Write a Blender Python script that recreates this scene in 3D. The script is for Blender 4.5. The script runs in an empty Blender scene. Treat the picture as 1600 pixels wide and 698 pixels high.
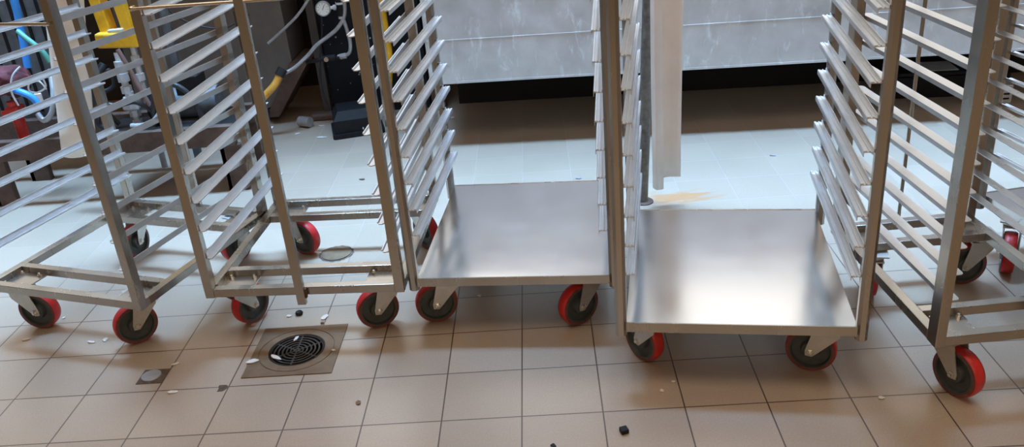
import bpy, bmesh, math, random
from mathutils import Vector, Matrix
random.seed(7)
scn = bpy.context.scene
COL = scn.collection
PI = math.pi

# ------------------------------------------------------------------ camera
CAM = (0.1007, -1.9165, 1.3368)
def cam_matrix(yaw, pitch, roll):
    fw = Vector((math.sin(yaw)*math.cos(pitch), math.cos(yaw)*math.cos(pitch), -math.sin(pitch)))
    r = Vector((math.cos(yaw), -math.sin(yaw), 0))
    u = r.cross(fw)
    R = math.cos(roll)*r + math.sin(roll)*u
    U = -math.sin(roll)*r + math.cos(roll)*u
    m = Matrix((R, U, -fw)).transposed().to_4x4()
    m.translation = Vector(CAM)
    return m
cd = bpy.data.cameras.new('camera'); cam = bpy.data.objects.new('camera', cd); COL.objects.link(cam)
cd.sensor_width = 36; cd.lens = 1344.77/1600*36; cd.clip_start = .02
cam.matrix_world = cam_matrix(-.0487, .4403, -.0873)
scn.camera = cam
scn.view_settings.view_transform = 'Standard'; scn.view_settings.look = 'None'
scn.view_settings.gamma = 1; scn.view_settings.use_curve_mapping = False
scn.view_settings.exposure = 0.0

# ------------------------------------------------------------------ world: bluish daylight overhead and beyond, dim warm side behind the camera
SKY_HI = (1.0, 0.96, 0.90); SKY_LO = (0.36, 0.235, 0.14)
SKY_HI_S = 1.6; SKY_LO_S = 0.42
w = bpy.data.worlds.new('world'); scn.world = w; w.use_nodes = True
nt = w.node_tree; nt.nodes.clear()
def nd(t, typ, **k):
    n = t.nodes.new(typ)
    for a, b in k.items(): setattr(n, a, b)
    return n
tc = nd(nt, 'ShaderNodeTexCoord')
dot = nd(nt, 'ShaderNodeVectorMath', operation='DOT_PRODUCT'); dot.inputs[1].default_value = (0, .85, .53)
mr = nd(nt, 'ShaderNodeMapRange', interpolation_type='SMOOTHSTEP')
mr.inputs['From Min'].default_value = .48; mr.inputs['From Max'].default_value = .96
mixc = nd(nt, 'ShaderNodeMix', data_type='RGBA')
mixc.inputs[6].default_value = (*[c*SKY_LO_S for c in SKY_LO], 1); mixc.inputs[7].default_value = (*[c*SKY_HI_S for c in SKY_HI], 1)
bg = nd(nt, 'ShaderNodeBackground'); out = nd(nt, 'ShaderNodeOutputWorld')
L = nt.links.new
L(tc.outputs['Generated'], dot.inputs[0]); L(dot.outputs['Value'], mr.inputs['Value']); L(mr.outputs[0], mixc.inputs[0])
L(mixc.outputs[2], bg.inputs['Color']); L(bg.outputs[0], out.inputs[0])

def area(name, loc, rot, sx, sy, power, col, spread=180):
    l = bpy.data.lights.new(name, 'AREA'); l.shape = 'RECTANGLE'; l.size = sx; l.size_y = sy; l.energy = power; l.color = col
    l.spread = math.radians(spread)
    o = bpy.data.objects.new(name, l); COL.objects.link(o); o.location = loc; o.rotation_euler = rot
    return o
area('skylight_strip', (-.1, 1.36, 3.2), (math.radians(-6), 0, 0), 6.0, .4, 135, (.32, .60, 1.0), 54)
area('overhead_fill', (.3, -.7, 3.4), (math.radians(8), 0, 0), 5.0, 1.2, 52, (1.0, .84, .70))  # added warm fill from above, no known fixture; keeps shade under the decks
area('front_fill', (.6, -4.6, 2.9), (math.radians(62), 0, 0), 4.0, 1.6, 40, (1.0, .82, .62))  # added warm fill from behind the camera, no known opening; lifts the foreground

# ------------------------------------------------------------------ materials
MATS = {}
def mat(name, col, metal=0, rough=.5, var=0, vscale=30, bump=0, bscale=200, rvar=0, spec=.5, stretch=None, col2=None, coat=0):
    m = bpy.data.materials.new(name); m.use_nodes = True; t = m.node_tree; p = t.nodes['Principled BSDF']
    p.inputs['Base Color'].default_value = (*col, 1); p.inputs['Metallic'].default_value = metal
    p.inputs['Roughness'].default_value = rough; p.inputs['Specular IOR Level'].default_value = spec
    p.inputs['Coat Weight'].default_value = coat
    tcn = nd(t, 'ShaderNodeTexCoord'); mp = nd(t, 'ShaderNodeMapping'); t.links.new(tcn.outputs['Object'], mp.inputs[0])
    if stretch: mp.inputs['Scale'].default_value = stretch
    if var or rvar or col2:
        n = nd(t, 'ShaderNodeTexNoise'); n.inputs['Scale'].default_value = vscale; n.inputs['Detail'].default_value = 5; n.inputs['Roughness'].default_value = .6
        t.links.new(mp.outputs[0], n.inputs[0])
        r = nd(t, 'ShaderNodeMapRange'); r.inputs['From Min'].default_value = .3; r.inputs['From Max'].default_value = .7
        t.links.new(n.outputs['Fac'], r.inputs[0])
        mx = nd(t, 'ShaderNodeMix', data_type='RGBA')
        mx.inputs[6].default_value = (*[c*(1-var) for c in col], 1)
        mx.inputs[7].default_value = (*(col2 or [min(1, c*(1+var)) for c in col]), 1)
        t.links.new(r.outputs[0], mx.inputs[0]); t.links.new(mx.outputs[2], p.inputs['Base Color'])
        if rvar:
            r2 = nd(t, 'ShaderNodeMapRange'); r2.inputs['From Min'].default_value = .3; r2.inputs['From Max'].default_value = .7
            r2.inputs['To Min'].default_value = max(.03, rough-rvar); r2.inputs['To Max'].default_value = rough+rvar
            t.links.new(n.outputs['Fac'], r2.inputs[0]); t.links.new(r2.outputs[0], p.inputs['Roughness'])
    if bump:
        n = nd(t, 'ShaderNodeTexNoise'); n.inputs['Scale'].default_value = bscale; n.inputs['Detail'].default_value = 3
        t.links.new(mp.outputs[0], n.inputs[0])
        b = nd(t, 'ShaderNodeBump'); b.inputs['Strength'].default_value = bump; b.inputs['Distance'].default_value = .002
        t.links.new(n.outputs['Fac'], b.inputs['Height']); t.links.new(b.outputs[0], p.inputs['Normal'])
    MATS[name] = m; return m
M_ss = mat('stainless', (.45, .42, .375), 1, .27, .10, 9, 0, 60, .05, stretch=(1, 1, .25))
M_rail = mat('aluminium_rail', (.66, .665, .67), .85, .38, .07, 25, .05, 90, .08)
M_steelrail = mat('steel_rail', (.56, .56, .56), .95, .33, .1, 20, 0, 90, .07)
M_deck = mat('polished_deck', (.74, .735, .73), 1, .20, .03, 5, .06, 6, .03)
M_weld = mat('weld', (.16, .09, .05), .7, .5, .4, 60)
M_zinc = mat('zinc_fork', (.60, .59, .55), .8, .42, .08, 40)
M_red = mat('red_polyurethane', (.55, .022, .020), 0, .42, .25, 22, .1, 80, .1)
M_side = mat('dirty_sidewall', (.16, .045, .035), 0, .6, .35, 45)
M_hub = mat('grey_hub', (.055, .062, .058), 0, .5, .25, 40)
M_bolt = mat('bolt', (.70, .68, .64), 1, .25)
M_rod = mat('rod_steel', (.66, .58, .47), 1, .25)
M_tank = mat('galvanised_sheet', (.59, .58, .57), .55, .48, .12, 9, .12, 30, .1)
M_black = mat('black_plastic', (.012, .012, .013), 0, .55, .3, 40, spec=.2)
M_dark = mat('dark_recess', (.006, .006, .006), 0, .8)
M_brass = mat('drain_brass', (.185, .115, .062), .25, .5, .2, 30, .2, 80, .1)
M_grate = mat('drain_grate', (.055, .045, .038), .6, .45, .3, 50)
M_flake = mat('paint_flake', (.66, .61, .55), 0, .7, .08, 60)
M_cream = mat('cream_fabric', (.82, .70, .57), 0, .6, .05, 8)
M_cream2 = mat('pale_fabric', (.88, .78, .69), 0, .6, .05, 8)
M_rust = mat('rusty_steel', (.105, .065, .048), .3, .65, .35, 20, .3, 60)
M_panelgrey = mat('grey_panel', (.15, .135, .12), .2, .55, .12, 12)
M_yellow = mat('yellow_paint', (.74, .40, .015), 0, .45, .2, 18)
M_yhose = mat('yellow_hose', (.80, .42, .07), 0, .5, .25, 25)
M_blue = mat('blue_hose', (.05, .30, .80), 0, .4, .1, 20)
M_white = mat('white_fitting', (.62, .63, .64), .3, .45, .15, 40)
M_rubber = mat('rubber_hose', (.02, .022, .025), 0, .45, .2, 30)
M_ghose = mat('grey_hose', (.36, .36, .36), .3, .4, .15, 30)
M_redp = mat('red_paint', (.50, .035, .03), 0, .4, .3, 30)
M_maroon = mat('maroon_rag', (.10, .02, .024), 0, .8, .5, 40)
M_brownwood = mat('red_brown_beam', (.12, .055, .042), 0, .6, .25, 15)
M_green = mat('green_hose', (.10, .35, .27), 0, .5)
M_grey_s = mat('machine_grey', (.13, .145, .155), .4, .5, .25, 20)
M_dial = mat('dial_face', (.80, .80, .76), 0, .4)
M_cap = mat('grey_cap', (.33, .33, .33), .3, .5, .12, 30)
M_chip = mat('chipped_cement', (.10, .07, .05), 0, .9, .4, 60, .6, 120)
M_cover = mat('floor_cover', (.17, .115, .07), 0, .7, .2, 30, spec=.15)
M_wall = mat('dark_wall', (.035, .03, .028), 0, .8, .3, 4)
# splashes and scuffs on the sheet metal
t = M_tank.node_tree; p = t.nodes['Principled BSDF']
tcn = nd(t, 'ShaderNodeTexCoord')
mp = nd(t, 'ShaderNodeMapping'); mp.inputs['Scale'].default_value = (9, 9, 3.2); t.links.new(tcn.outputs['Object'], mp.inputs[0])
n = nd(t, 'ShaderNodeTexNoise'); n.inputs['Scale'].default_value = 2.2; n.inputs['Detail'].default_value = 9; n.inputs['Roughness'].default_value = .72; n.inputs['Distortion'].default_value = .6
t.links.new(mp.outputs[0], n.inputs[0])
r = nd(t, 'ShaderNodeMapRange'); r.inputs['From Min'].default_value = .56; r.inputs['From Max'].default_value = .74; t.links.new(n.outputs['Fac'], r.inputs[0])
old = p.inputs['Base Color'].links[0].from_socket
mx = nd(t, 'ShaderNodeMix', data_type='RGBA'); mx.inputs[7].default_value = (.86, .90, .92, 1)
t.links.new(r.outputs[0], mx.inputs[0]); t.links.new(old, mx.inputs[6]); t.links.new(mx.outputs[2], p.inputs['Base Color'])
# speckled black panel
M_speck = mat('speckled_panel', (.010, .013, .018), 0, .45)
t = M_speck.node_tree; p = t.nodes['Principled BSDF']; p.inputs['Specular IOR Level'].default_value = .15
v = nd(t, 'ShaderNodeTexVoronoi'); v.inputs['Scale'].default_value = 32; v.inputs['Randomness'].default_value = 1
n = nd(t, 'ShaderNodeTexNoise'); n.inputs['Scale'].default_value = 9
tcn = nd(t, 'ShaderNodeTexCoord'); t.links.new(tcn.outputs['Object'], v.inputs[0]); t.links.new(tcn.outputs['Object'], n.inputs[0])
mu = nd(t, 'ShaderNodeMapRange'); mu.inputs['From Min'].default_value = .42; mu.inputs['From Max'].default_value = .75; mu.inputs['To Max'].default_value = .28
t.links.new(n.outputs['Fac'], mu.inputs[0])
lt = nd(t, 'ShaderNodeMath', operation='LESS_THAN'); t.links.new(v.outputs['Distance'], lt.inputs[0]); t.links.new(mu.outputs[0], lt.inputs[1])
mx = nd(t, 'ShaderNodeMix', data_type='RGBA'); mx.inputs[6].default_value = (.010, .013, .018, 1); mx.inputs[7].default_value = (.32, .34, .36, 1)
t.links.new(lt.outputs[0], mx.inputs[0]); t.links.new(mx.outputs[2], p.inputs['Base Color'])

# floor tiles, 200 mm grid through the origin
def floor_mat():
    m = bpy.data.materials.new('floor_tiles'); m.use_nodes = True; t = m.node_tree; p = t.nodes['Principled BSDF']
    tcn = nd(t, 'ShaderNodeTexCoord')
    mp = nd(t, 'ShaderNodeMapping'); mp.inputs['Location'].default_value = (20, 20, 0); t.links.new(tcn.outputs['Object'], mp.inputs[0])
    br = nd(t, 'ShaderNodeTexBrick'); br.offset = 0; br.squash = 1
    br.inputs['Scale'].default_value = 1; br.inputs['Brick Width'].default_value = .2; br.inputs['Row Height'].default_value = .2
    br.inputs['Mortar Size'].default_value = .0021; br.inputs['Mortar Smooth'].default_value = .35; br.inputs['Bias'].default_value = 0
    br.inputs['Color1'].default_value = (.36, .278, .205, 1); br.inputs['Color2'].default_value = (.405, .315, .235, 1); br.inputs['Mortar'].default_value = (.085, .055, .038, 1)
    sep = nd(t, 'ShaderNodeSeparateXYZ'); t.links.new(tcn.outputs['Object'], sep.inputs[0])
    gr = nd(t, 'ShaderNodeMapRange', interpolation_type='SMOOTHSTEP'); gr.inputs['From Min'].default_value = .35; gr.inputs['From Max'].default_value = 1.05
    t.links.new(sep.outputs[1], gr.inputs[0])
    gm = nd(t, 'ShaderNodeMix', data_type='RGBA'); gm.inputs[6].default_value = (.07, .042, .026, 1); gm.inputs[7].default_value = (.42, .34, .28, 1)   # grout turns paler towards the back
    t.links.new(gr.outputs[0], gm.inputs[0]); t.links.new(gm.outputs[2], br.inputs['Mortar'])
    t.links.new(mp.outputs[0], br.inputs[0])
    n = nd(t, 'ShaderNodeTexNoise'); n.inputs['Scale'].default_value = 4; n.inputs['Detail'].default_value = 8; n.inputs['Roughness'].default_value = .65
    t.links.new(tcn.outputs['Object'], n.inputs[0])
    r = nd(t, 'ShaderNodeMapRange'); r.inputs['From Min'].default_value = .3; r.inputs['From Max'].default_value = .7; r.inputs['To Min'].default_value = .95; r.inputs['To Max'].default_value = 1.05
    t.links.new(n.outputs['Fac'], r.inputs[0])
    f = nd(t, 'ShaderNodeTexNoise'); f.inputs['Scale'].default_value = 260; f.inputs['Detail'].default_value = 2
    t.links.new(tcn.outputs['Object'], f.inputs[0])
    r3 = nd(t, 'ShaderNodeMapRange'); r3.inputs['From Min'].default_value = .3; r3.inputs['From Max'].default_value = .7; r3.inputs['To Min'].default_value = .9; r3.inputs['To Max'].default_value = 1.08
    t.links.new(f.outputs['Fac'], r3.inputs[0])
    mm = nd(t, 'ShaderNodeMath', operation='MULTIPLY'); t.links.new(r.outputs[0], mm.inputs[0]); t.links.new(r3.outputs[0], mm.inputs[1])
    vm = nd(t, 'ShaderNodeVectorMath', operation='SCALE'); t.links.new(br.outputs['Color'], vm.inputs[0]); t.links.new(mm.outputs[0], vm.inputs['Scale'])
    # pale grout in the far rows
    last = vm.outputs[0]
    # sawdust-like orange smear
    sub = nd(t, 'ShaderNodeVectorMath', operation='SUBTRACT'); sub.inputs[1].default_value = (.585, 1.045, 0); t.links.new(tcn.outputs['Object'], sub.inputs[0])
    dv = nd(t, 'ShaderNodeVectorMath', operation='DIVIDE'); dv.inputs[1].default_value = (.16, .075, 1); t.links.new(sub.outputs[0], dv.inputs[0])
    ln = nd(t, 'ShaderNodeVectorMath', operation='LENGTH'); t.links.new(dv.outputs[0], ln.inputs[0])
    sn = nd(t, 'ShaderNodeTexNoise'); sn.inputs['Scale'].default_value = 26; sn.inputs['Detail'].default_value = 5
    smp = nd(t, 'ShaderNodeMapping'); smp.inputs['Scale'].default_value = (.5, 1.6, 1); t.links.new(tcn.outputs['Object'], smp.inputs[0]); t.links.new(smp.outputs[0], sn.inputs[0])
    s1 = nd(t, 'ShaderNodeMath', operation='SUBTRACT'); t.links.new(sn.outputs['Fac'], s1.inputs[0])
    s2 = nd(t, 'ShaderNodeMath', operation='MULTIPLY'); s2.inputs[1].default_value = .42; t.links.new(ln.outputs['Value'], s2.inputs[0]); t.links.new(s2.outputs[0], s1.inputs[1])
    s3 = nd(t, 'ShaderNodeMapRange'); s3.inputs['From Min'].default_value = .12; s3.inputs['From Max'].default_value = .34; t.links.new(s1.outputs[0], s3.inputs[0])
    mx = nd(t, 'ShaderNodeMix', data_type='RGBA'); mx.inputs[7].default_value = (.44, .22, .10, 1)
    t.links.new(s3.outputs[0], mx.inputs[0]); t.links.new(last, mx.inputs[6]); t.links.new(mx.outputs[2], p.inputs['Base Color'])
    b = nd(t, 'ShaderNodeBump'); b.invert = True; b.inputs['Strength'].default_value = .35; b.inputs['Distance'].default_value = .001
    t.links.new(br.outputs['Fac'], b.inputs['Height']); t.links.new(b.outputs[0], p.inputs['Normal'])
    r2 = nd(t, 'ShaderNodeMapRange'); r2.inputs['From Min'].default_value = .3; r2.inputs['From Max'].default_value = .7; r2.inputs['To Min'].default_value = .30; r2.inputs['To Max'].default_value = .34
    t.links.new(n.outputs['Fac'], r2.inputs[0]); t.links.new(r2.outputs[0], p.inputs['Roughness'])
    p.inputs['Specular IOR Level'].default_value = .9
    return m
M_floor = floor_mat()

# ------------------------------------------------------------------ mesh helpers
def new(): return bmesh.new()
def obj(name, bm, m, parent=None, smooth=False):
    me = bpy.data.meshes.new(name)
    bmesh.ops.recalc_face_normals(bm, faces=bm.faces[:])
    bm.to_mesh(me); bm.free(); me.materials.append(m)
    if smooth:
        me.polygons.foreach_set('use_smooth', [True]*len(me.polygons))
        try: me.set_sharp_from_angle(angle=math.radians(38))
        except Exception: pass
    o = bpy.data.objects.new(name, me); COL.objects.link(o)
    if parent: o.parent = parent
    return o
def tag(o, label, cat, group=None, kind=None):
    o['label'] = label
    if cat: o['category'] = cat
    if group: o['group'] = group
    if kind: o['kind'] = kind
    return o
def empty(name, loc=(0, 0, 0), rz=0):
    o = bpy.data.objects.new(name, None); COL.objects.link(o); o.location = loc; o.rotation_euler = (0, 0, rz); o.empty_display_size = .05
    return o
def box(bm, x0, x1, y0, y1, z0, z1, bev=0, mtx=None):
    c = Vector(((x0+x1)/2, (y0+y1)/2, (z0+z1)/2))
    r = bmesh.ops.create_cube(bm, size=1)
    vs = r['verts']
    bmesh.ops.scale(bm, vec=(abs(x1-x0), abs(y1-y0), abs(z1-z0)), verts=vs); bmesh.ops.translate(bm, vec=c, verts=vs)
    if bev:
        es = list({e for v in vs for e in v.link_edges})
        rr = bmesh.ops.bevel(bm, geom=es, offset=bev, segments=2, profile=.5, affect='EDGES', clamp_overlap=True)
        vs = list({v for f in rr['faces'] for v in f.verts} | {v for v in vs if v.is_valid})
    if mtx: bmesh.ops.transform(bm, matrix=mtx, verts=vs)
    return vs
def cyl(bm, a, b, r, seg=20, r2=None):
    a = Vector(a); b = Vector(b); d = b-a
    m = Matrix.Translation((a+b)/2) @ d.to_track_quat('Z', 'Y').to_matrix().to_4x4()
    return bmesh.ops.create_cone(bm, cap_ends=True, segments=seg, radius1=r, radius2=r if r2 is None else r2, depth=d.length, matrix=m)['verts']
def tube(bm, pts, r, seg=10, smooth=4):
    P = [Vector(p) for p in pts]
    if smooth and len(P) > 2:
        Q = []
        for i in range(len(P)-1):
            p0 = P[max(i-1, 0)]; p1 = P[i]; p2 = P[i+1]; p3 = P[min(i+2, len(P)-1)]
            for k in range(smooth):
                s = k/smooth
                Q.append(.5*((2*p1)+(-p0+p2)*s+(2*p0-5*p1+4*p2-p3)*s*s+(-p0+3*p1-3*p2+p3)*s**3))
        Q.append(P[-1]); P = Q
    rings = []; ref = None
    for i, p in enumerate(P):
        d = (P[min(i+1, len(P)-1)]-P[max(i-1, 0)]).normalized()
        if ref is None: ref = d.orthogonal().normalized()
        ref = (ref-d*ref.dot(d)).normalized(); s = d.cross(ref)
        rings.append([bm.verts.new(p+ref*math.cos(a)*r+s*math.sin(a)*r) for a in [2*PI*k/seg for k in range(seg)]])
    for a, b in zip(rings, rings[1:]):
        for k in range(seg): bm.faces.new((a[k], a[(k+1) % seg], b[(k+1) % seg], b[k]))
    bm.faces.new(rings[0][::-1]); bm.faces.new(rings[-1])
def lathe(bm, prof, mtx, seg=40):
    rings = []
    for r, z in prof:
        if r < 1e-6: rings.append([bm.verts.new(mtx @ Vector((0, 0, z)))])
        else: rings.append([bm.verts.new(mtx @ Vector((r*math.cos(2*PI*k/seg), r*math.sin(2*PI*k/seg), z))) for k in range(seg)])
    for a, b in zip(rings, rings[1:]):
        for k in range(seg):
            k2 = (k+1) % seg
            if len(a) == 1 and len(b) == 1: continue
            if len(a) == 1: bm.faces.new((a[0], b[k], b[k2]))
            elif len(b) == 1: bm.faces.new((a[k], a[k2], b[0]))
            else: bm.faces.new((a[k], a[k2], b[k2], b[k]))
def prism(bm, poly, mtx, d):
    """extrude a 2-D polygon (local XY) by d along local Z"""
    a = [bm.verts.new(mtx @ Vector((x, y, 0))) for x, y in poly]; b = [bm.verts.new(mtx @ Vector((x, y, d))) for x, y in poly]
    n = len(poly); bm.faces.new(a[::-1]); bm.faces.new(b)
    for i in range(n): bm.faces.new((a[i], a[(i+1) % n], b[(i+1) % n], b[i]))

# ------------------------------------------------------------------ setting
DR = (-.775, -.525, .036, .284)     # drain opening
bm = new()
xs = [-6, DR[0], DR[1], 6]; ys = [-4, DR[2], DR[3], 6]
g = [[bm.verts.new((x, y, 0)) for y in ys] for x in xs]
for i in range(3):
    for j in range(3):
        if (i, j) != (1, 1): bm.faces.new((g[i][j], g[i+1][j], g[i+1][j+1], g[i][j+1]))
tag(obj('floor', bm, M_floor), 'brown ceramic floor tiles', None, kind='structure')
bm = new(); box(bm, -6, 6, 3.0, 3.1, 0, 1.35)
tag(obj('wall_back', bm, M_wall), 'dark low back wall', None, kind='structure')

# ------------------------------------------------------------------ casters
R_W = .0625
def caster(parent, contact, theta, side, Zt=.160, label=None):
    """contact: world xy of the tyre; theta: how far the disc is turned from facing the viewer; side: which way the fork trails"""
    c = Vector((CAM[0]-contact[0], CAM[1]-contact[1], 0)).normalized(); r = Vector((-c.y, c.x, 0))
    th = math.radians(theta)
    n = c*math.cos(th)-r*math.sin(th); u = c*math.sin(th)+r*math.cos(th)
    u = u*side
    # world frame of the caster: X along u (towards the pivot), Y along -n, Z up
    X = u; Z = Vector((0, 0, 1)); Y = Z.cross(X)
    mw = Matrix((X, Y, Z)).transposed().to_4x4(); mw.translation = Vector((contact[0], contact[1], 0))
    m = parent['_inv'] @ mw
    tr = .036
    bm = new()
    box(bm, tr-.042, tr+.042, -.035, .035, Zt-.004, Zt, mtx=m)
    lathe(bm, [(0, Zt-.024), (.020, Zt-.024), (.030, Zt-.018), (.031, Zt-.010), (.026, Zt-.004), (0, Zt-.004)], m @ Matrix.Translation((tr, 0, 0)), 28)
    for s in (-1, 1):
        poly = [(-.012, .052), (.004, .050), (.013, .058), (tr+.030, Zt-.045), (tr+.033, Zt-.022), (tr-.030, Zt-.022), (tr-.036, Zt-.045), (-.013, .066)]
        mm = m @ Matrix.Translation((0, s*.0235-.0012, 0)) @ Matrix.Rotation(PI/2, 4, 'X') @ Matrix.Translation((0, 0, -.0024 if s < 0 else 0))
        prism(bm, poly, mm, .0026)
    box(bm, tr-.030, tr+.032, -.0250, .0250, Zt-.025, Zt-.021, mtx=m)
    f = obj('caster', bm, M_zinc, parent, True)
    mx = m @ Matrix.Translation((0, 0, R_W)) @ Matrix.Rotation(PI/2, 4, 'X')
    for s in (-1, 1):
        bm = new(); lathe(bm, [(.0510, .0168*s), (.0595, .0168*s), (.0600, .0160*s), (.0510, .0160*s), (.0510, .0168*s)], mx, 48)
        obj('tyre_sidewall', bm, M_side, f, True)
    bm = new()
    lathe(bm, [(.0515, -.0165), (.0585, -.0165), (.0618, -.012), (R_W, -.005), (R_W, .005), (.0618, .012), (.0585, .0165), (.0515, .0165), (.0515, -.0165)], mx, 64)
    w1 = obj('wheel_tread', bm, M_red, f, True)
    bm = new()
    for s in (-1, 1):
        lathe(bm, [(.0525, .0160*s), (.0520, .0176*s), (.0485, .0176*s), (.0465, .009*s), (.026, .007*s), (.022, .0175*s), (.012, .0195*s), (0, .0195*s)], mx, 48)
    obj('wheel_hub', bm, M_hub, f, True)
    for s in (-1, 1):
        bm = new()
        mb = mx @ Matrix.Translation((0, 0, s*.0215))
        lathe(bm, [(0, 0), (.009, 0), (.009, .0056*s), (.0075, .0065*s), (.0048, .0065*s), (.0048, .011*s), (0, .012*s)], mb, 6)
        obj('axle_bolt', bm, M_bolt, f)
    return f

# ------------------------------------------------------------------ racks
def chamfer_post(bm, x, y, sx, sy, z0, z1, c):
    poly = [(-sx/2+c, -sy/2), (sx/2-c, -sy/2), (sx/2, -sy/2+c), (sx/2, sy/2-c), (sx/2-c, sy/2), (-sx/2+c, sy/2), (-sx/2, sy/2-c), (-sx/2, -sy/2+c)]
    prism(bm, poly, Matrix.Translation((x, y, z0)), z1-z0)
HT = 1.78
def rail_mesh(kind, s, L):
    """profile in the (inboard x, z) plane, extruded along the depth; s = +1: inboard is +x"""
    bm = new(); M = Matrix.Rotation(PI/2, 4, 'X')   # local XY -> XZ, extrude along -Y
    Lm = Matrix.Translation((0, L, 0)) @ M
    if kind == 'wide':
        prof = [(0, 0), (0, .008), (.0018, .008), (.0018, .0018), (.0075, .0018), (.0085, .0045), (.0105, .0045), (.0115, .0018), (.0170, .0018), (.0185, .0040), (.0215, .0040), (.023, .0020), (.023, -.009), (.0214, -.009), (.0214, 0)]
    elif kind == 'up':
        prof = [(0, -.0015), (0, .0165), (.0016, .0165), (.0022, .0012), (.005, .0004), (.0175, .0004), (.0205, .0042), (.0230, .0042), (.0235, .0022), (.0195, -.0015)]
    else:
        prof = None
    if prof:
        prism(bm, [(s*x, z) for x, z in prof], Lm, L)
        if kind == 'wide':
            for yy in (.004, L-.004):
                bmesh.ops.create_icosphere(bm, subdivisions=1, radius=.0022, matrix=Matrix.Translation((s*.0160, yy, .0026)))
        else:   # rounded nib standing at each end of the ledge
            for yy, d in ((0, -1), (L, 1)):
                q = [(.002, 0), (.002, .002*d), (.009, .008*d), (.017, .006*d), (.0205, 0)]
                prism(bm, [(s*a, b) for a, b in q], Matrix.Translation((0, yy, -.0012)), .0025)
    else:       # ledge on top, web hanging down, rounded end corners
        R = .010; lw = .025
        poly = [(0, 0)]
        poly += [(lw-R+R*math.sin(a), R-R*math.cos(a)) for a in [k*PI/10 for k in range(6)]]
        poly += [(lw-R+R*math.cos(a), L-R+R*math.sin(a)) for a in [k*PI/10 for k in range(6)]]
        poly += [(0, L)]
        prism(bm, [(s*a, b) for a, b in poly], Matrix.Translation((0, 0, -.002)), .002)
        box(bm, min(0, s*.002), max(0, s*.002), 0, L, -.0105, -.001)
    return bm
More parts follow.
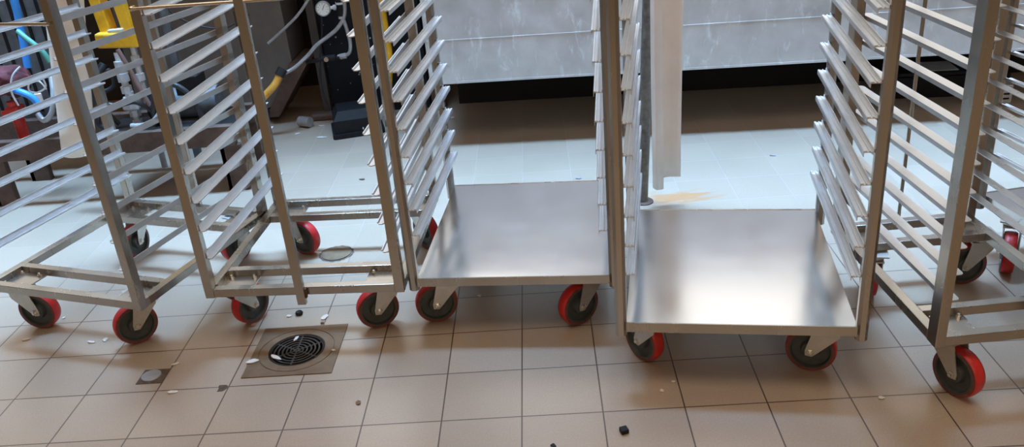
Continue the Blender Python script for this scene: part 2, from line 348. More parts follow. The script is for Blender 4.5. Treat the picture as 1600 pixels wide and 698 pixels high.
def rack(name, label, fl, yaw, W, D, style, z_first, dz, casters, open_base=True, mids=(), stop=None, rod=False, group=None, post=.027, pdepth=.027, top_z=HT):
    """fl: outer front-left corner in the world"""
    yaw = math.radians(yaw)
    xd = Vector((math.cos(yaw), math.sin(yaw), 0)); yd = Vector((-math.sin(yaw), math.cos(yaw), 0))
    o = Vector((fl[0], fl[1], 0)) + xd*W/2
    root = empty(name, o, yaw); tag(root, label, 'rack', group)
    inv = (Matrix.Translation(o) @ Matrix.Rotation(yaw, 4, 'Z')).inverted()
    class Par: pass
    P_ = {'_inv': inv}
    H = W/2; zb, zt = .162, .187; p = post
    # posts
    def one_post(nm, x, y, z0=None):
        bm = new()
        if style == 'wide': chamfer_post(bm, x, y, p, .030, z0 or .148, top_z, .0075)
        else: box(bm, x-p/2, x+p/2, y-pdepth/2, y+pdepth/2, z0 or .160, top_z, .0016)
        ob = obj(nm, bm, M_ss, root, False)
        return ob
    py = .015 if style == 'wide' else pdepth/2
    for sx in (-1, 1):
        for y in (py, D-py): one_post('corner_post', sx*(H-p/2), y)
        for k in mids: one_post('side_post', sx*(H-p/2), D*k, zt-.001)
    # side rails
    z = z_first; k = 0
    meshes = {}
    for s in (-1, 1):
        bmr = rail_mesh(style, -s, D-.024)
        first = obj('shelf_rail', bmr, M_steelrail if style == 'down' else M_rail, root, False)
        first.location = (s*(H-p-.0003), .012, z_first)
        zz = z_first+dz
        while zz < top_z-.09:
            c = first.copy(); COL.objects.link(c); c.parent = root; c.location = (s*(H-p-.0003), .012, zz); zz += dz
    # top frame
    bm = new()
    for y in (py, D-py): box(bm, -H+p, H-p, y-.012, y+.012, top_z-.026, top_z-.001)
    for s in (-1, 1): box(bm, s*(H-.002), s*(H-p+.002), .028, D-.028, top_z-.026, top_z-.001)
    obj('top_frame', bm, M_ss, root)
    # base
    if open_base:
        bm = new()
        b = .0012
        box(bm, -H+p, H-p, .001, .026, zb, zt, b); box(bm, -H+p, H-p, D-.026, D-.001, zb, zt, b)
        for s in (-1, 1): box(bm, min(s*H, s*(H-.025)), max(s*H, s*(H-.025)), pdepth, D-pdepth, zb, zt-.0005, b)
        box(bm, -H+.025, H-.025, .118, .143, zb, zt-.001, b); box(bm, -H+.025, H-.025, D-.143, D-.118, zb, zt-.001, b)
        obj('base_frame', bm, M_ss, root)
        for sx in (-1, 1):
            for y0 in (.024, D-.120):
                bm = new()
                x0, x1 = sorted((sx*(H-.024), sx*(H-.125)))
                box(bm, x0, x1, y0, y0+.096, zb+.001, zb+.005)
                pl = obj('caster_plate', bm, M_ss, root)
                for bx in (x0+.016, x1-.016):
                    for by in (y0+.016, y0+.080):
                        bm = new()
                        cyl(bm, (bx, by, zb+.004), (bx, by, zb+.011), .0062, 6); cyl(bm, (bx, by, zb+.010), (bx, by, zb+.016), .0034, 10)
                        obj('bolt', bm, M_bolt, pl)
        bm = new()
        for sx in (-1, 1):
            for y, d in ((.027, 1), (D-.027, -1)):
                bmesh.ops.create_icosphere(bm, subdivisions=2, radius=.005, matrix=Matrix.Translation((sx*(H-p-.001), y, zt-.002)))
                bmesh.ops.create_icosphere(bm, subdivisions=2, radius=.0045, matrix=Matrix.Translation((sx*(H-p+.003), y+d*.002, zb+.004)))
        obj('weld_bead', bm, M_weld, root, True)
    else:
        bm = new(); x = H-p+.001
        nx, ny = 26, 30
        top = [[bm.verts.new((-x+2*x*i/nx, .003+(D-.006)*j/ny, zt+.0016*math.sin(3.1*i/nx+1)*math.sin(2.6*j/ny+.4)*(1 if 0 < i < nx and 0 < j < ny else 0))) for j in range(ny+1)] for i in range(nx+1)]
        for i in range(nx):
            for j in range(ny): bm.faces.new((top[i][j], top[i+1][j], top[i+1][j+1], top[i][j+1]))
        rim = [top[i][0] for i in range(nx+1)]+[top[nx][j] for j in range(1, ny+1)]+[top[i][ny] for i in range(nx-1, -1, -1)]+[top[0][j] for j in range(ny-1, 0, -1)]
        low = [bm.verts.new((v.co.x*1.0, v.co.y, zb)) for v in rim]
        for i in range(len(rim)): bm.faces.new((rim[i], rim[(i+1) % len(rim)], low[(i+1) % len(rim)], low[i]))
        bm.faces.new(low)
        obj('deck', bm, M_deck, root, True)
        bm = new(); box(bm, -x, x, -.0008, .0032, zb, zt+.0012); obj('deck_rim', bm, M_ss, root)
        bm = new(); box(bm, -x, x, D-.0032, D+.0008, zb, zt+.0012); obj('deck_rim', bm, M_ss, root)
    # stop bar / rod
    if stop == 'front':
        xo = rack_stop_x
        bm = new(); box(bm, xo-.0125, xo+.0125, -.016, -.001, .139, top_z, .001); obj('stop_bar', bm, M_ss, root)
        bm = new(); box(bm, xo+.0125, xo+.017, -.012, -.001, .158, .186); obj('weld_bead', bm, M_weld, root)
    if stop == 'back':
        bm = new(); cyl(bm, (0, D+.006, .175), (0, D+.006, top_z), .0052, 12); box(bm, -.006, .006, D-.002, D+.006, .17, .18); obj('stop_bar', bm, M_ss, root)
    if stop == 'backflat':
        bm = new(); box(bm, -.0125, .0125, D-.0005, D+.013, .16, top_z, .001); obj('stop_bar', bm, M_ss, root)
    if rod:
        bm = new(); cyl(bm, (-H+.008, -.005, rod), (H-.008, -.005, rod), .0042, 12)
        bmesh.ops.create_icosphere(bm, subdivisions=2, radius=.0075, matrix=Matrix.Translation((-H+.010, -.004, rod)))
        obj('cross_rod', bm, M_rod, root)
    # casters
    for spec in casters:
        c, th, sd = spec
        f = caster_local(root, inv, c, th, sd)
    return root
def caster_local(root, inv, c, th, sd):
    class W_(dict): pass
    tmp = {'_inv': inv}
    # caster() wants parent for linking and the inverse matrix: build unparented, then parent
    class Proxy:
        def __getitem__(s, k): return tmp[k]
    f = caster_build(inv, c, th, sd); f.parent = root
    return f
def caster_build(inv, c, th, sd):
    class P0(dict): pass
    par = P0(_inv=inv)
    return caster(par, c, th, sd)
_obj = obj
def obj(name, bm, m, parent=None, smooth=False):
    return _obj(name, bm, m, parent if isinstance(parent, bpy.types.Object) else None, smooth)

def off(fl, yaw, x, y):
    a = math.radians(yaw); return (fl[0]+x*math.cos(a)-y*math.sin(a), fl[1]+x*math.sin(a)+y*math.cos(a))

rack_stop_x = -.005
R1 = ((-1.624, .345), -18.3); R2 = ((-.897, .211), -3.6); R3 = ((-.309, .200), -5.2); R4 = ((.246, -.094), -8.6); R5 = ((.962, -.243), 3.8)
rack('tray_rack', 'open-base steel tray rack at the far left, turned away from the others',
     R1[0], R1[1], .590, .640, 'up', .285, .085,
     [((-1.511, .389), 42, -1), ((-1.153, .266), -8, 1), ((-1.398, .851), -50, 1), ((-1.002, .771), -38, 1)],
     stop='backflat', rod=.972)
rack('tray_rack', 'open-base steel tray rack with a bar down its front, behind the floor drain',
     R2[0], R2[1], .580, .640, 'up', .285, .085,
     [((-.827, .344), -38, -1), ((-.423, .269), -8, 1), ((-.764, .787), 46, -1), ((-.330, .775), 60, -1)],
     stop='front', rod=.985)
rack('platform_rack', 'solid-deck rack in the middle, left of the other solid-deck rack',
     R3[0], R3[1], .590, .670, 'wide', .315, .0768,
     [((-.249, .281), -4, 1), ((.166, .219), -36, 1), ((-.165, .78), 30, 1), ((.20, .76), 70, 1)], open_base=False)
rack('platform_rack', 'solid-deck rack with bright reflections on its deck, nearest the camera',
     R4[0], R4[1], .594, .665, 'wide', .315, .0768,
     [((.330, .022), 50, 1), ((.741, -.067), 4, 1), ((.44, .44), 20, 1), ((.835, .40), 88, -1)], open_base=False)
rack('tray_rack', 'narrow open-base tray rack on the right with a thin rod at its back',
     R5[0], R5[1], .405, .615, 'down', .277, .0655,
     [((1.047, -.203), 36, -1), ((1.30, -.16), 20, 1), ((1.290, .310), -28, 1), ((1.01, .28), 80, 1)],
     stop='back', post=.024, pdepth=.040)
a6 = 9
fl6 = off((1.395, .512), a6, 0, -.66)
rack('platform_rack', 'solid-deck rack cut off by the right edge behind the narrow rack',
     fl6, a6, .594, .66, 'wide', .315, .0768,
     [((1.444, .36), 86, -1), (off(fl6, a6, .10, .09), 20, 1), (off(fl6, a6, .50, .09), 20, 1), (off(fl6, a6, .50, .57), 20, 1)], open_base=False)

# ------------------------------------------------------------------ galvanised tank
rt = empty('galvanised_tank', (.9, 1.70, 0), math.radians(-3.2)); tag(rt, 'long galvanised sheet-metal cabinet raised over a black plinth along the back', 'machine')
bm = new()
box(bm, -1.285, 1.6, -.02, .95, .305, 1.10, .004)
obj('body', bm, M_tank, rt)
bm = new(); box(bm, -1.286, 1.601, -.0215, -.018, .492, .496, .001); obj('seam', bm, M_tank, rt)
bm = new(); box(bm, -1.286, 1.601, -.0212, -.019, .302, .312, .0005); obj('bottom_lip', bm, M_tank, rt)
bm = new(); box(bm, -1.27, 1.6, .66, .70, 0, .304); obj('plinth', bm, M_dark, rt)

# ------------------------------------------------------------------ hanging sheets
def sheet(name, label, pts, z_bot, z_top, m, th=.003, lean=(0, 0)):
    """pts: plan outline (x, y, drop) of the folded sheet"""
    bm = new(); nz = 14
    cols = []
    for (x, y, dz) in pts:
        col = []
        for k in range(nz+1):
            f = k/nz; z = z_top+(z_bot+dz-z_top)*f
            wob = .004*math.sin(6*f+x*40)
            col.append(bm.verts.new((x+lean[0]*f+wob, y+lean[1]*f+wob, z)))
        cols.append(col)
    for a, b in zip(cols, cols[1:]):
        for k in range(nz): bm.faces.new((a[k], a[k+1], b[k+1], b[k]))
    o = obj(name, bm, m, None, True)
    md = o.modifiers.new('thick', 'SOLIDIFY'); md.thickness = th; md.offset = 0
    return tag(o, label, 'curtain')
sheet('hanging_sheet', 'pale folded plastic sheet hanging beside the solid-deck rack post',
      [(.520, .955, -.03), (.497, .950, -.03), (.487, .965, -.025), (.490, .99, -.035), (.500, .995, -.045), (.512, .985, .0), (.530, .992, .0), (.555, 1.0, .0), (.578, .998, .0), (.596, 1.004, -.002)],
      .108, 1.9, M_cream2, lean=(-.006, 0))
rt = empty('grey_pole', (.449, 1.03, 0)); tag(rt, 'dull grey mottled pole with a small foot, between solid-deck rack and hanging sheet', 'pole')
bm = new(); cyl(bm, (0, 0, .008), (.085, 0, 1.9), .0215, 24); obj('shaft', bm, mat('dull_zinc', (.20, .185, .165), .5, .5, .35, 40), rt, True)
bm = new(); lathe(bm, [(0, 0), (.036, 0), (.036, .004), (.030, .008), (0, .008)], Matrix.Translation((.006, 0, 0)), 28); obj('foot', bm, M_rust, rt, True)
sheet('hanging_sheet', 'cream plastic sleeve hanging behind the far left rack',
      [(-1.470+.072*math.cos(a), 1.33+.045*math.sin(a), 0) for a in [PI*k/8+PI for k in range(-1, 10)]],
      .245, 1.7, M_cream, lean=(-.31, 0))

# ------------------------------------------------------------------ machine frame at the left
rt = empty('equipment_frame', (-1.69, 1.43, 0)); tag(rt, 'rusty brown steel stand carrying pump and valves at the left', 'stand')
bm = new(); box(bm, -.75, .52, -.02, .02, .205, .29, .003); obj('front_beam', bm, M_rust, rt)
bm = new(); box(bm, -.75, .52, .27, .31, .205, .29, .003); obj('back_beam', bm, M_rust, rt)
bm = new(); box(bm, -.06, .52, .02, .26, .262, .272); obj('tray', bm, M_black, rt)
for x in (-.515, .495):
    for y in (.0, .285):
        bm = new(); box(bm, x-.05, x+.04, y-.004, y+.028, 0, .205, .003); box(bm, x-.05, x-.03, y-.004, y+.09, 0, .205, .002); obj('leg', bm, M_rust, rt)
# pump / valve set
def lathe_stack(bm, base, segs):
    x, y, z = base
    for r, h, n in segs:
        cyl(bm, (x, y, z), (x, y, z+h), r, n); z += h
    return z
rt = empty('valve_set', (-1.605, 1.53, .272)); tag(rt, 'white metal valve fittings stacked upright below the yellow bracket', 'valve')
bm = new(); lathe_stack(bm, (0, 0, 0), [(.012, .015, 16), (.020, .022, 6), (.014, .018, 16), (.024, .028, 8), (.013, .012, 16), (.030, .045, 16), (.016, .02, 16)])
obj('lower_fitting', bm, M_white, rt)
bm = new(); box(bm, -.036, .034, -.028, .028, .085, .135, .008); obj('valve_body', bm, M_white, rt)
bm = new(); lathe_stack(bm, (-.008, 0, .135), [(.012, .02, 16), (.022, .03, 6), (.014, .02, 16), (.024, .035, 14), (.015, .02, 16), (.021, .03, 6), (.012, .035, 16)])
obj('upper_fitting', bm, M_white, rt)
bm = new(); lathe_stack(bm, (.058, .01, .15), [(.010, .05, 12), (.018, .03, 6), (.011, .045, 12), (.017, .03, 6), (.010, .04, 12)]); obj('side_fitting', bm, M_white, rt)
rt = empty('yellow_bracket', (-1.60, 1.58, .60)); tag(rt, 'yellow painted metal bracket over the valve fittings', 'bracket')
bm = new(); box(bm, -.085, .085, -.06, .06, .015, .075, .008, Matrix.Rotation(.05, 4, 'Y')); obj('base_block', bm, M_yellow, rt)
for x in (-.045, .045):
    bm = new(); box(bm, x-.022, x+.022, -.02, .05, .07, .55, .005, Matrix.Rotation(-.08, 4, 'Y')); obj('upright', bm, M_yellow, rt)
bm = new(); box(bm, -.03, .03, -.045, -.02, .075, .088, .003); obj('clip', bm, M_white, rt)
rt = empty('pump', (-1.40, 1.60, .272)); tag(rt, 'dark electric pump body with hoses behind the second rack', 'pump')
bm = new(); cyl(bm, (-.12, 0, .078), (.14, 0, .078), .065, 28); obj('motor', bm, M_grey_s, rt, True)
bm = new(); box(bm, -.02, .08, -.05, .05, .12, .20, .006); obj('terminal_box', bm, M_black, rt)
bm = new(); cyl(bm, (-.15, 0, .078), (-.12, 0, .078), .075, 28); obj('end_bell', bm, M_black, rt, True)
bm = new(); box(bm, -.09, .11, -.06, .06, 0, .012); obj('foot', bm, M_grey_s, rt)
def hose(name, label, pts, r, m, cat='hose'):
    bm = new(); tube(bm, pts, r, 10, 6); return tag(obj(name, bm, m, None, True), label, cat)
hose('rubber_hose', 'black hose looping around the white valve fittings', [(-1.66, 1.50, .56), (-1.70, 1.47, .50), (-1.695, 1.46, .42), (-1.64, 1.47, .395), (-1.57, 1.48, .40), (-1.52, 1.49, .36), (-1.50, 1.50, .30)], .010, M_rubber)
hose('rubber_hose', 'black hose hanging left of the lower white fitting', [(-1.67, 1.45, .40), (-1.71, 1.44, .37), (-1.725, 1.44, .33), (-1.69, 1.44, .305)], .011, M_rubber)
hose('rubber_hose', 'dark hose curving low in front of the pump', [(-1.60, 1.46, .305), (-1.55, 1.45, .306), (-1.50, 1.45, .32), (-1.46, 1.46, .36)], .012, M_ghose)
hose('copper_pipe', 'thin brown pipe slanting right of the white fittings', [(-1.58, 1.48, .62), (-1.555, 1.48, .54), (-1.535, 1.48, .46), (-1.51, 1.48, .38)], .009, mat('pipe_brown', (.25, .16, .14), .3, .5, .2, 30), 'pipe')
hose('blue_pipe', 'bright blue pipe running down at the far left', [(-2.03, 1.65, 1.1), (-2.034, 1.65, .82), (-2.042, 1.65, .73), (-2.050, 1.64, .62), (-2.055, 1.63, .54)], .016, M_blue, 'pipe')
hose('blue_hose', 'short blue hose below the blue pipe at the far left', [(-2.02, 1.43, .50), (-1.975, 1.42, .485), (-1.945, 1.42, .46), (-1.93, 1.42, .42)], .014, M_blue)
hose('grey_hose', 'grey hose looping low beside the cream sleeve', [(-1.90, 1.52, .55), (-1.885, 1.46, .46), (-1.905, 1.44, .39), (-1.945, 1.44, .362), (-1.968, 1.45, .39)], .011, M_ghose)
hose('green_hose', 'pale green hose next to the cream sleeve', [(-2.03, 1.60, .70), (-1.99, 1.58, .67), (-1.94, 1.57, .62), (-1.92, 1.57, .57)], .011, M_green)
hose('white_cable', 'thin white cable looped at the far left', [(-1.97, 1.44, .59), (-2.00, 1.42, .56), (-2.02, 1.41, .50), (-2.01, 1.41, .44)], .004, M_white, 'cable')
hose('white_cable', 'thin coiled white cable touching the cream sleeve', [(-1.87, 1.40, .50), (-1.89, 1.4, .535), (-1.93, 1.4, .53), (-1.94, 1.4, .50), (-1.91, 1.4, .49), (-1.87, 1.4, .51), (-1.87, 1.4, .54)], .0035, M_white, 'cable')
for k, (lab, pts, r_, m_) in enumerate([
    ('black hose arching over the pump', [(-1.50, 1.47, .33), (-1.47, 1.46, .43), (-1.40, 1.46, .47), (-1.33, 1.46, .42), (-1.30, 1.47, .30)], .011, M_rubber),
    ('thin black cable drooping across the grey hopper', [(-1.62, 1.95, .80), (-1.52, 1.95, .66), (-1.42, 1.95, .60), (-1.30, 1.95, .58), (-1.18, 1.95, .63)], .004, M_rubber),
    ('dark hose coiled under the yellow bracket', [(-1.70, 1.56, .55), (-1.735, 1.55, .50), (-1.72, 1.54, .44), (-1.67, 1.55, .46), (-1.68, 1.56, .52), (-1.73, 1.56, .46), (-1.74, 1.56, .36), (-1.70, 1.56, .285)], .010, M_rubber),
    ('grey conduit rising behind the white valve fittings', [(-1.66, 1.78, .0), (-1.66, 1.78, .40), (-1.65, 1.78, 1.0)], .014, M_ghose),
    ('dark conduit rising between valve fittings and pump', [(-1.50, 1.80, .0), (-1.50, 1.80, .40), (-1.49, 1.80, 1.0)], .020, M_grey_s)]):
    hose('black_hose' if m_ is M_rubber else 'conduit', lab, pts, r_, m_, 'hose' if m_ is M_rubber else 'pipe')
# control cabinet far left
rt = empty('control_cabinet', (-2.20, 1.80, .272)); tag(rt, 'dark grey grooved cabinet behind the blue pipe at the far left', 'cabinet')
bm = new(); box(bm, -.22, .22, 0, .18, 0, .62, .004); obj('body', bm, M_grey_s, rt)
bm = new()
for k in range(7): box(bm, -.20+k*.06, -.188+k*.06, -.006, .001, .03, .58)
obj('groove', bm, M_black, rt)
bm = new(); box(bm, -.16, -.02, -.03, -.006, .50, .57, .004); obj('label_plate', bm, M_white, rt)
rt = empty('red_valve', (-2.10, 1.52, .272)); tag(rt, 'red valve with a dark red cover at the left edge', 'valve')
bm = new(); cyl(bm, (0, 0, 0), (0, 0, .16), .024, 16); box(bm, -.03, .03, -.03, .03, .09, .14, .008); obj('valve_body', bm, M_redp, rt)
bm = new()
bmesh.ops.create_icosphere(bm, subdivisions=4, radius=.085, matrix=Matrix.Translation((.01, .0, .245)))
for v_ in bm.verts:
    d = Vector((v_.co.x-.01, v_.co.y, v_.co.z-.245)); s_ = 1+.14*math.sin(9*v_.co.x*10+3*v_.co.z*10)*math.cos(31*v_.co.y+40*v_.co.z)+random.uniform(-.04, .04)
    v_.co = Vector((.01, 0, .245))+Vector((d.x*s_*1.1, d.y*s_*.8, d.z*s_*.75))
obj('cover', bm, M_maroon, rt, True)
bm = new(); cyl(bm, (-.045, -.02, .115), (.045, -.02, .115), .012, 12); obj('handle', bm, M_redp, rt)
tg = new(); box(tg, -1.99, -1.962, 1.50, 1.512, .40, .46, .003); tag(obj('air_filter', tg, M_cream2), 'small beige tag block beside the red valve', 'fitting')

# grey hopper and black panels in the left-centre background
rt = empty('grey_hopper', (-1.35, 2.32, 0)); tag(rt, 'dull grey sheet-metal hopper with a slanted underside behind the second rack', 'machine')
bm = new()
M2 = Matrix.Rotation(PI/2, 4, 'X')
prism(bm, [(-.62, 1.05), (.205, 1.05), (.213, .32), (.06, .09), (-.05, .04), (-.62, .04)], Matrix.Translation((0, .30, 0)) @ M2, .30)
obj('body', bm, M_panelgrey, rt)
bm = new(); prism(bm, [(.208, .315), (.29, .30), (.10, .04), (.05, .04), (.06, .085)], Matrix.Translation((0, .28, 0)) @ M2, .30); obj('slanted_skirt', bm, M_rust, rt)
bm = new()
for x in (-.45, .0): box(bm, x-.02, x+.02, .10, .14, 0, .05)
obj('leg', bm, M_rust, rt)
rt = empty('compressor_cabinet', (-.75, 2.40, 0)); tag(rt, 'black cabinet speckled with white specks behind the black box', 'machine')
bm = new(); box(bm, -.24, .272, 0, .45, .0, 1.02, .004); obj('body', bm, M_speck, rt)
bm = new(); box(bm, -.285, -.243, -.03, .012, 0, 1.02, .003); obj('frame_post', bm, mat('post_brown', (.07, .06, .055), .3, .5), rt)
bm = new(); box(bm, -.34, -.10, -.10, -.03, 0, .035, .01); obj('foot_rail', bm, M_rust, rt)
rt = empty('pressure_gauge', (-.905, 2.20, .585)); tag(rt, 'round white pressure gauge on the black cabinet', 'gauge')
mg = Matrix.Rotation(PI/2, 4, 'X')
bm = new(); lathe(bm, [(0, -.02), (.030, -.02), (.036, -.012), (.036, .006), (.033, .008), (.031, .004), (0, .004)], mg, 36); obj('case', bm, M_ghose, rt, True)
bm = new(); lathe(bm, [(0, .0045), (.0305, .0045), (.0305, .0055), (0, .0055)], mg, 36); f_ = obj('dial', bm, M_dial, rt)
bm = new()
for k in range(9):
    a = math.radians(-45+k*33.75); box(bm, .021, .027, -.0008, .0008, .0056, .0062, 0, mg @ Matrix.Rotation(a, 4, 'Z'))
box(bm, -.006, .020, -.0011, .0011, .0062, .0068, 0, mg @ Matrix.Rotation(1.1, 4, 'Z'))
obj('needle', bm, M_black, f_)
bm = new(); cyl(bm, (.035, .005, 0), (.072, .005, .002), .008, 12); cyl(bm, (.048, .005, 0), (.060, .005, .001), .013, 6); obj('stem', bm, M_white, rt)
rt = empty('pipe_fitting', (-.822, 2.20, .55)); tag(rt, 'dark pipe fitting with white rings right of the gauge', 'fitting')
bm = new(); cyl(bm, (0, 0, -.005), (0, 0, .07), .019, 16); obj('body', bm, M_black, rt)
bm = new(); cyl(bm, (0, 0, -.018), (0, 0, -.005), .017, 16); cyl(bm, (0, 0, .05), (0, 0, .06), .021, 16); obj('ring', bm, M_white, rt)
hose('grey_hose', 'grey hose sweeping down from the pressure gauge to the yellow hose', [(-.795, 2.19, .66), (-.797, 2.19, .60), (-.81, 2.19, .54), (-.85, 2.19, .49), (-.90, 2.19, .455), (-.96, 2.18, .42), (-1.01, 2.17, .375), (-1.08, 2.15, .325), (-1.135, 2.13, .305)], .0095, M_ghose)
hose('grey_hose', 'grey hose rising to the upper left of the gauge', [(-.93, 2.22, .68), (-.97, 2.21, .63), (-1.03, 2.2, .565), (-1.10, 2.2, .51), (-1.20, 2.2, .44)], .007, M_ghose)
rt = empty('shutoff_valve', (-.93, 2.19, .352)); tag(rt, 'small shut-off valve with a brass knob on the black cabinet', 'valve')
bm = new(); cyl(bm, (-.10, 0, -.012), (.09, 0, .0), .011, 14); cyl(bm, (-.015, 0, -.005), (.05, 0, -.001), .017, 14); obj('body', bm, M_black, rt)
bm = new(); cyl(bm, (.005, -.022, -.004), (.005, -.012, -.004), .011, 16); obj('knob', bm, mat('brass', (.6, .45, .28), .8, .35), rt)
bm = new(); cyl(bm, (.07, 0, 0), (.10, 0, .004), .014, 8); obj('nut', bm, M_ghose, rt)
hose('grey_hose', 'dark grey hose bending down from gauge to shut-off valve', [(-.815, 2.19, .53), (-.806, 2.19, .48), (-.80, 2.19, .42), (-.808, 2.19, .375), (-.83, 2.19, .358), (-.87, 2.19, .355)], .009, M_ghose)
hose('black_cable', 'thin black cable hanging below the gauge', [(-.94, 2.30, .56), (-.955, 2.30, .45), (-.985, 2.30, .33), (-1.0, 2.28, .2), (-.98, 2.26, .08)], .005, M_rubber, 'cable')
rt = empty('yellow_hose', (0, 0, 0)); tag(rt, 'orange-yellow hose end with a black collar, left of the black cabinet', 'hose')
bm = new(); tube(bm, [(-1.15, 2.12, .30), (-1.17, 2.11, .27), (-1.20, 2.1, .24), (-1.25, 2.1, .20), (-1.31, 2.1, .145)], .018, 14, 5); obj('tube', bm, M_yhose, rt, True)
bm = new(); cyl(bm, (-1.13, 2.13, .33), (-1.152, 2.118, .30), .024, 18); obj('collar', bm, M_rubber, rt)
hose('yellow_hose', 'yellow hose dropping beside the middle solid-deck rack post', [(-.625, 2.2, .62), (-.622, 2.2, .45), (-.622, 2.2, .34), (-.635, 2.2, .25), (-.65, 2.22, .17), (-.665, 2.25, .08)], .016, M_yellow)
# black box on the floor
rt = empty('black_box', (-.815, 2.12, 0), .25); tag(rt, 'black plastic box with sloped sides on the floor by the black cabinet', 'box')
bm = new()
prism(bm, [(-.115, -.11), (.115, -.11), (.125, -.10), (.125, .10), (.115, .11), (-.115, .11), (-.125, .10), (-.125, -.10)], Matrix.Translation((0, 0, 0)), .022)
obj('base', bm, M_black, rt)
bm = new()
lo = [(-.112, -.095), (.112, -.095), (.112, .095), (-.112, .095)]; hi = [(-.085, -.065), (.085, -.065), (.085, .08), (-.085, .08)]
V = [bm.verts.new((x, y, .022)) for x, y in lo]; U_ = [bm.verts.new((x, y, .085)) for x, y in lo]; T_ = [bm.verts.new((x, y, .125)) for x, y in hi]
bm.faces.new(V[::-1]); bm.faces.new(T_)
for A, B in ((V, U_), (U_, T_)):
    for i in range(4): bm.faces.new((A[i], A[(i+1) % 4], B[(i+1) % 4], B[i]))
obj('lid', bm, M_black, rt)
bm = new(); box(bm, .02, .026, -.1, -.094, .03, .04); obj('latch', bm, M_white, rt)
bm = new(); tube(bm, [(-1.13, 2.24, .028), (-1.09, 2.22, .028), (-1.07, 2.21, .028)], .026, 12, 3); tag(obj('scrap_motor', bm, M_ghose, None, True), 'grey metal scrap cylinder lying on the floor left of the black cabinet', 'scrap')
bm = new(); box(bm, -.465, -.395, 2.36, 2.43, 0, 1.1, .003, None); tag(obj('support_post', bm, M_brownwood), 'reddish brown post behind the middle rack rails', 'post')

# right background
rt = empty('black_case', (1.96, 2.10, 0), -.1); tag(rt, 'low black case with a pale sheet on top under the cabinet at the right', 'case')
bm = new(); box(bm, -.20, .30, -.12, .14, 0, .10, .006); obj('body', bm, M_black, rt)
bm = new(); box(bm, -.19, .29, -.11, .13, .10, .118, .004); obj('lid', bm, M_black, rt)
bm = new(); box(bm, -.10, .08, -.09, .06, .1185, .121); obj('paper', bm, M_white, rt)
rt = empty('vented_crate', (2.13, 1.88, 0), -.1); tag(rt, 'white crate with dark slots on the floor right of the black case', 'crate')
bm = new(); box(bm, -.075, .075, -.04, .06, 0, .085, .004); obj('body', bm, M_white, rt)
bm = new()
for i in range(3):
    for j in range(3): box(bm, -.058+i*.045, -.028+i*.045, -.0415, -.0395, .018+j*.022, .026+j*.022)
obj('slot', bm, M_black, rt)

# ------------------------------------------------------------------ floor drain, covers, debris
rt = empty('floor_drain', (-.65, .16, 0)); tag(rt, 'square brass floor drain with a round slotted grate in the front tiles', 'drain')
HX, HY = .1262, .1255; seg = 64; Rr = .0815
bm = new()
def sq(a):
    c, s = math.cos(a), math.sin(a); k = min(HX/abs(c) if abs(c) > 1e-9 else 9, HY/abs(s) if abs(s) > 1e-9 else 9); return (c*k, s*k)
angs = sorted([2*PI*k/seg for k in range(seg)]+[math.atan2(sy*HY, sx*HX) % (2*PI) for sx in (-1, 1) for sy in (-1, 1)])
zz = .003
rings = [[(*sq(a), 0) for a in angs], [(*sq(a), zz) for a in angs]]
for r, z in ((.1090, zz), (.1085, zz-.002), (.1070, zz-.002), (.1065, zz), (Rr, zz), (Rr, -.02)): rings.append([(r*math.cos(a), r*math.sin(a), z) for a in angs])
RV = [[bm.verts.new(p_) for p_ in r_] for r_ in rings]
for A, B in zip(RV, RV[1:]):
    for i in range(len(angs)): bm.faces.new((A[i], A[(i+1) % len(angs)], B[(i+1) % len(angs)], B[i]))
obj('plate', bm, M_brass, rt)
bm = new()
lathe(bm, [(Rr, -.02), (Rr-.004, -.07), (.02, -.075), (0, -.075)], Matrix(), 48)
lathe(bm, [(.13, -.02), (Rr, -.02)], Matrix(), 48)
obj('bowl', bm, M_dark, rt, True)
bm = new(); gz0, gz1 = -.004, .001
def ring(r0, r1): lathe(bm, [(r0, gz0), (r1, gz0), (r1, gz1), (r0, gz1), (r0, gz0)], Matrix(), 56)
for k in range(7): ring(.004+k*.0116, .0085+k*.0116) if k else ring(.002, .010)
ring(.0755, Rr-.0004)
for k in range(6):
    box(bm, .006, .080, -.0022, .0022, gz0, gz1-.0003, 0, Matrix.Rotation(PI/6+k*PI/3, 4, 'Z'))
obj('grate', bm, M_grate, rt)
rt = empty('floor_cleanout', (-1.038, .070, 0)); tag(rt, 'small round grey cap set in a square hole in the tiles', 'cap')
bm = new(); box(bm, -.036, .036, -.034, .034, 0, .0015); obj('bedding', bm, M_chip, rt)
bm = new(); lathe(bm, [(0, .0015), (.0275, .0015), (.0275, .005), (.026, .0062), (0, .0062)], Matrix.Translation((-.004, 0, 0)), 40); obj('cap', bm, M_cap, rt, True)
rt = empty('round_floor_cover', (-.655, .765, 0)); tag(rt, 'round brown cover in a chipped ring of tile behind the drain', 'cover')
bm = new(); lathe(bm, [(0, .0005), (.052, .0005), (.052, .003), (0, .003)], Matrix(), 40); obj('disc', bm, M_cover, rt)
bm = new()
pr = [(0.053+.0, 0)]
n_ = 48
A = [bm.verts.new((.0535*math.cos(2*PI*k/n_), .0535*math.sin(2*PI*k/n_), .0008)) for k in range(n_)]
B = [bm.verts.new(((.058+.006*random.random())*math.cos(2*PI*k/n_), (.058+.006*random.random())*math.sin(2*PI*k/n_), .0008)) for k in range(n_)]
for k in range(n_): bm.faces.new((A[k], A[(k+1) % n_], B[(k+1) % n_], B[k]))
obj('chipped_ring', bm, M_chip, rt)
bm = new()
pts = [(.012*math.cos(a)*(1+.35*math.sin(3*a+1)), .020*math.sin(a)*(1+.3*math.cos(2*a))) for a in [2*PI*k/14 for k in range(14)]]
prism(bm, pts, Matrix.Translation((-.817, -.006, .0002)), .0008)
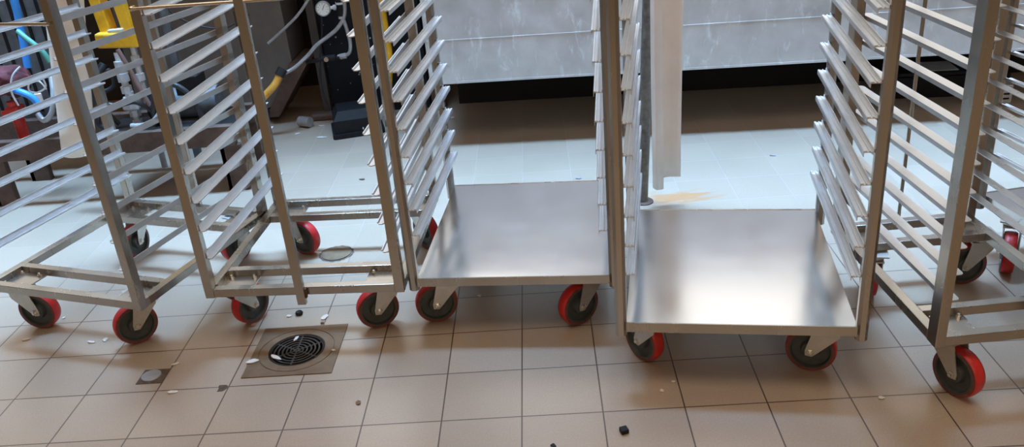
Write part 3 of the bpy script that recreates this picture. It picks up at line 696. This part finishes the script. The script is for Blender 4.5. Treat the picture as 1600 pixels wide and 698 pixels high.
tag(obj('chipped_tile', bm, M_chip), 'dark chipped spot at a tile corner near the drain', 'chip')
def flake(x, y, a, b, rot, lab, m=M_flake, z=.0006, h=.002, name='paint_flake', cat='flake'):
    bm = new(); n = 12; a *= .85; b *= .85
    pts = [(a*math.cos(t_)*(1+random.uniform(-.25, .2)), b*math.sin(t_)*(1+random.uniform(-.25, .2))) for t_ in [2*PI*k/n for k in range(n)]]
    prism(bm, pts, Matrix.Translation((x, y, z)) @ Matrix.Rotation(rot, 4, 'Z') @ Matrix.Rotation(.08, 4, 'Y'), h)
    for v_ in bm.verts: v_.co.z = max(z, v_.co.z+random.uniform(0, .0015))
    tag(obj(name, bm, m, None), lab, cat)
flake(-1.533, .311, .013, .005, .3, 'leftmost white flake, in front of the leftmost wheel')
flake(-1.309, .272, .013, .006, -.2, 'left one of two white flakes between the far left front wheels')
flake(-1.270, .282, .008, .013, .1, 'right one of two white flakes between the far left front wheels')
flake(-1.473, .431, .006, .006, 0, 'tiny white flake just right of the leftmost wheel')
flake(-.993, .125, .013, .006, .6, 'white flake above the round grey cap')
flake(-.951, -.012, .016, .008, .1, 'white flake on the tile in front of the grey cap')
flake(-.765, .111, .021, .011, .4, 'largest white flake on the left edge of the brass drain', z=.0035)
flake(-.703, .127, .026, .008, -.55, 'long pale flake lying across the drain grate', z=.0012)
flake(-.666, .219, .006, .014, -.3, 'white flake at the back rim of the drain grate', z=.0012)
flake(-.540, .142, .008, .004, -.3, 'small yellowish flake on the right side of the brass drain', z=.0035)
flake(-.821, .316, .010, .012, 0, 'pinkish flake below the red wheel left of the drain', mat('pink_flake', (.55, .33, .26), 0, .7))
flake(-.721, .354, .010, .008, 0, 'white flake behind the drain, left of the small black cap')
flake(-.606, .334, .010, .018, -.4, 'white flake behind the right half of the drain')
flake(-.606, .300, .006, .006, -.4, 'small brown crumb at the back edge of the drain', M_chip)
flake(-.424, -.109, .008, .010, .3, 'tan crumb on the tile front right of the drain', M_cover)
flake(.354, -.131, .006, .006, 0, 'left tiny crumb in front of the nearest solid-deck rack')
flake(.388, -.096, .006, .005, 0, 'right tiny crumb in front of the nearest solid-deck rack')
flake(.870, -.209, .009, .006, 0, 'pale crumb on the grout in front of the right rack post')
flake(.074, -.318, .008, .010, .4, 'dark crumb cut by the bottom edge of the photo', M_black)
flake(-0.133, 0.403, .007, .007, .4, 'small pale crumb in the shade under the middle rack')
bm = new(); box(bm, -.0095, .0095, -.0095, .0095, 0, .012, .002, Matrix.Translation((.243, -.281, .0002)) @ Matrix.Rotation(.3, 4, 'Z'))
tag(obj('black_nut', bm, M_black), 'small black square nut on the nearest tiles', 'nut')
bm = new(); lathe(bm, [(0, 0), (.010, 0), (.012, .006), (.010, .010), (.006, .007), (0, .007)], Matrix.Translation((-.691, .362, .0002)), 20)
tag(obj('rubber_plug', bm, M_black, None, True), 'small black plastic cap on the tiles behind the drain', 'cap')
flake(-.68, 1.45, .014, .008, 0, 'dark crumb on the bright tiles behind the second rack', M_chip)
flake(.23, 1.30, .016, .010, .2, 'bluish grey crumb on the bright tiles behind the middle rack', M_ghose)
flake(1.03, 1.40, .016, .008, -.3, 'dark crumb on the bright tiles right of the hanging sheet', M_ghose)
flake(-.98, 2.04, .028, .012, .2, 'pale chip beside the black box on the floor')
# crumbs of old paint on the floor below the hopper
for i, (x, y) in enumerate([(-1.02, 2.22), (-1.12, 2.12), (-.35, 2.2)]):
    flake(x, y, .02, .01, i, ['white crumb at the foot of the black cabinet', 'pale crumb on the floor under the grey hopper', 'pale strip at the left end of the black plinth'][i])

GROUPS = {'tray_rack': 'open-base tray racks in the row', 'platform_rack': 'solid-deck racks in the row', 'paint_flake': 'flakes and crumbs on the floor tiles'}
for o in bpy.data.objects:
    k = o.name.split('.')[0]
    if o.parent is None and k in GROUPS: o['group'] = GROUPS[k]
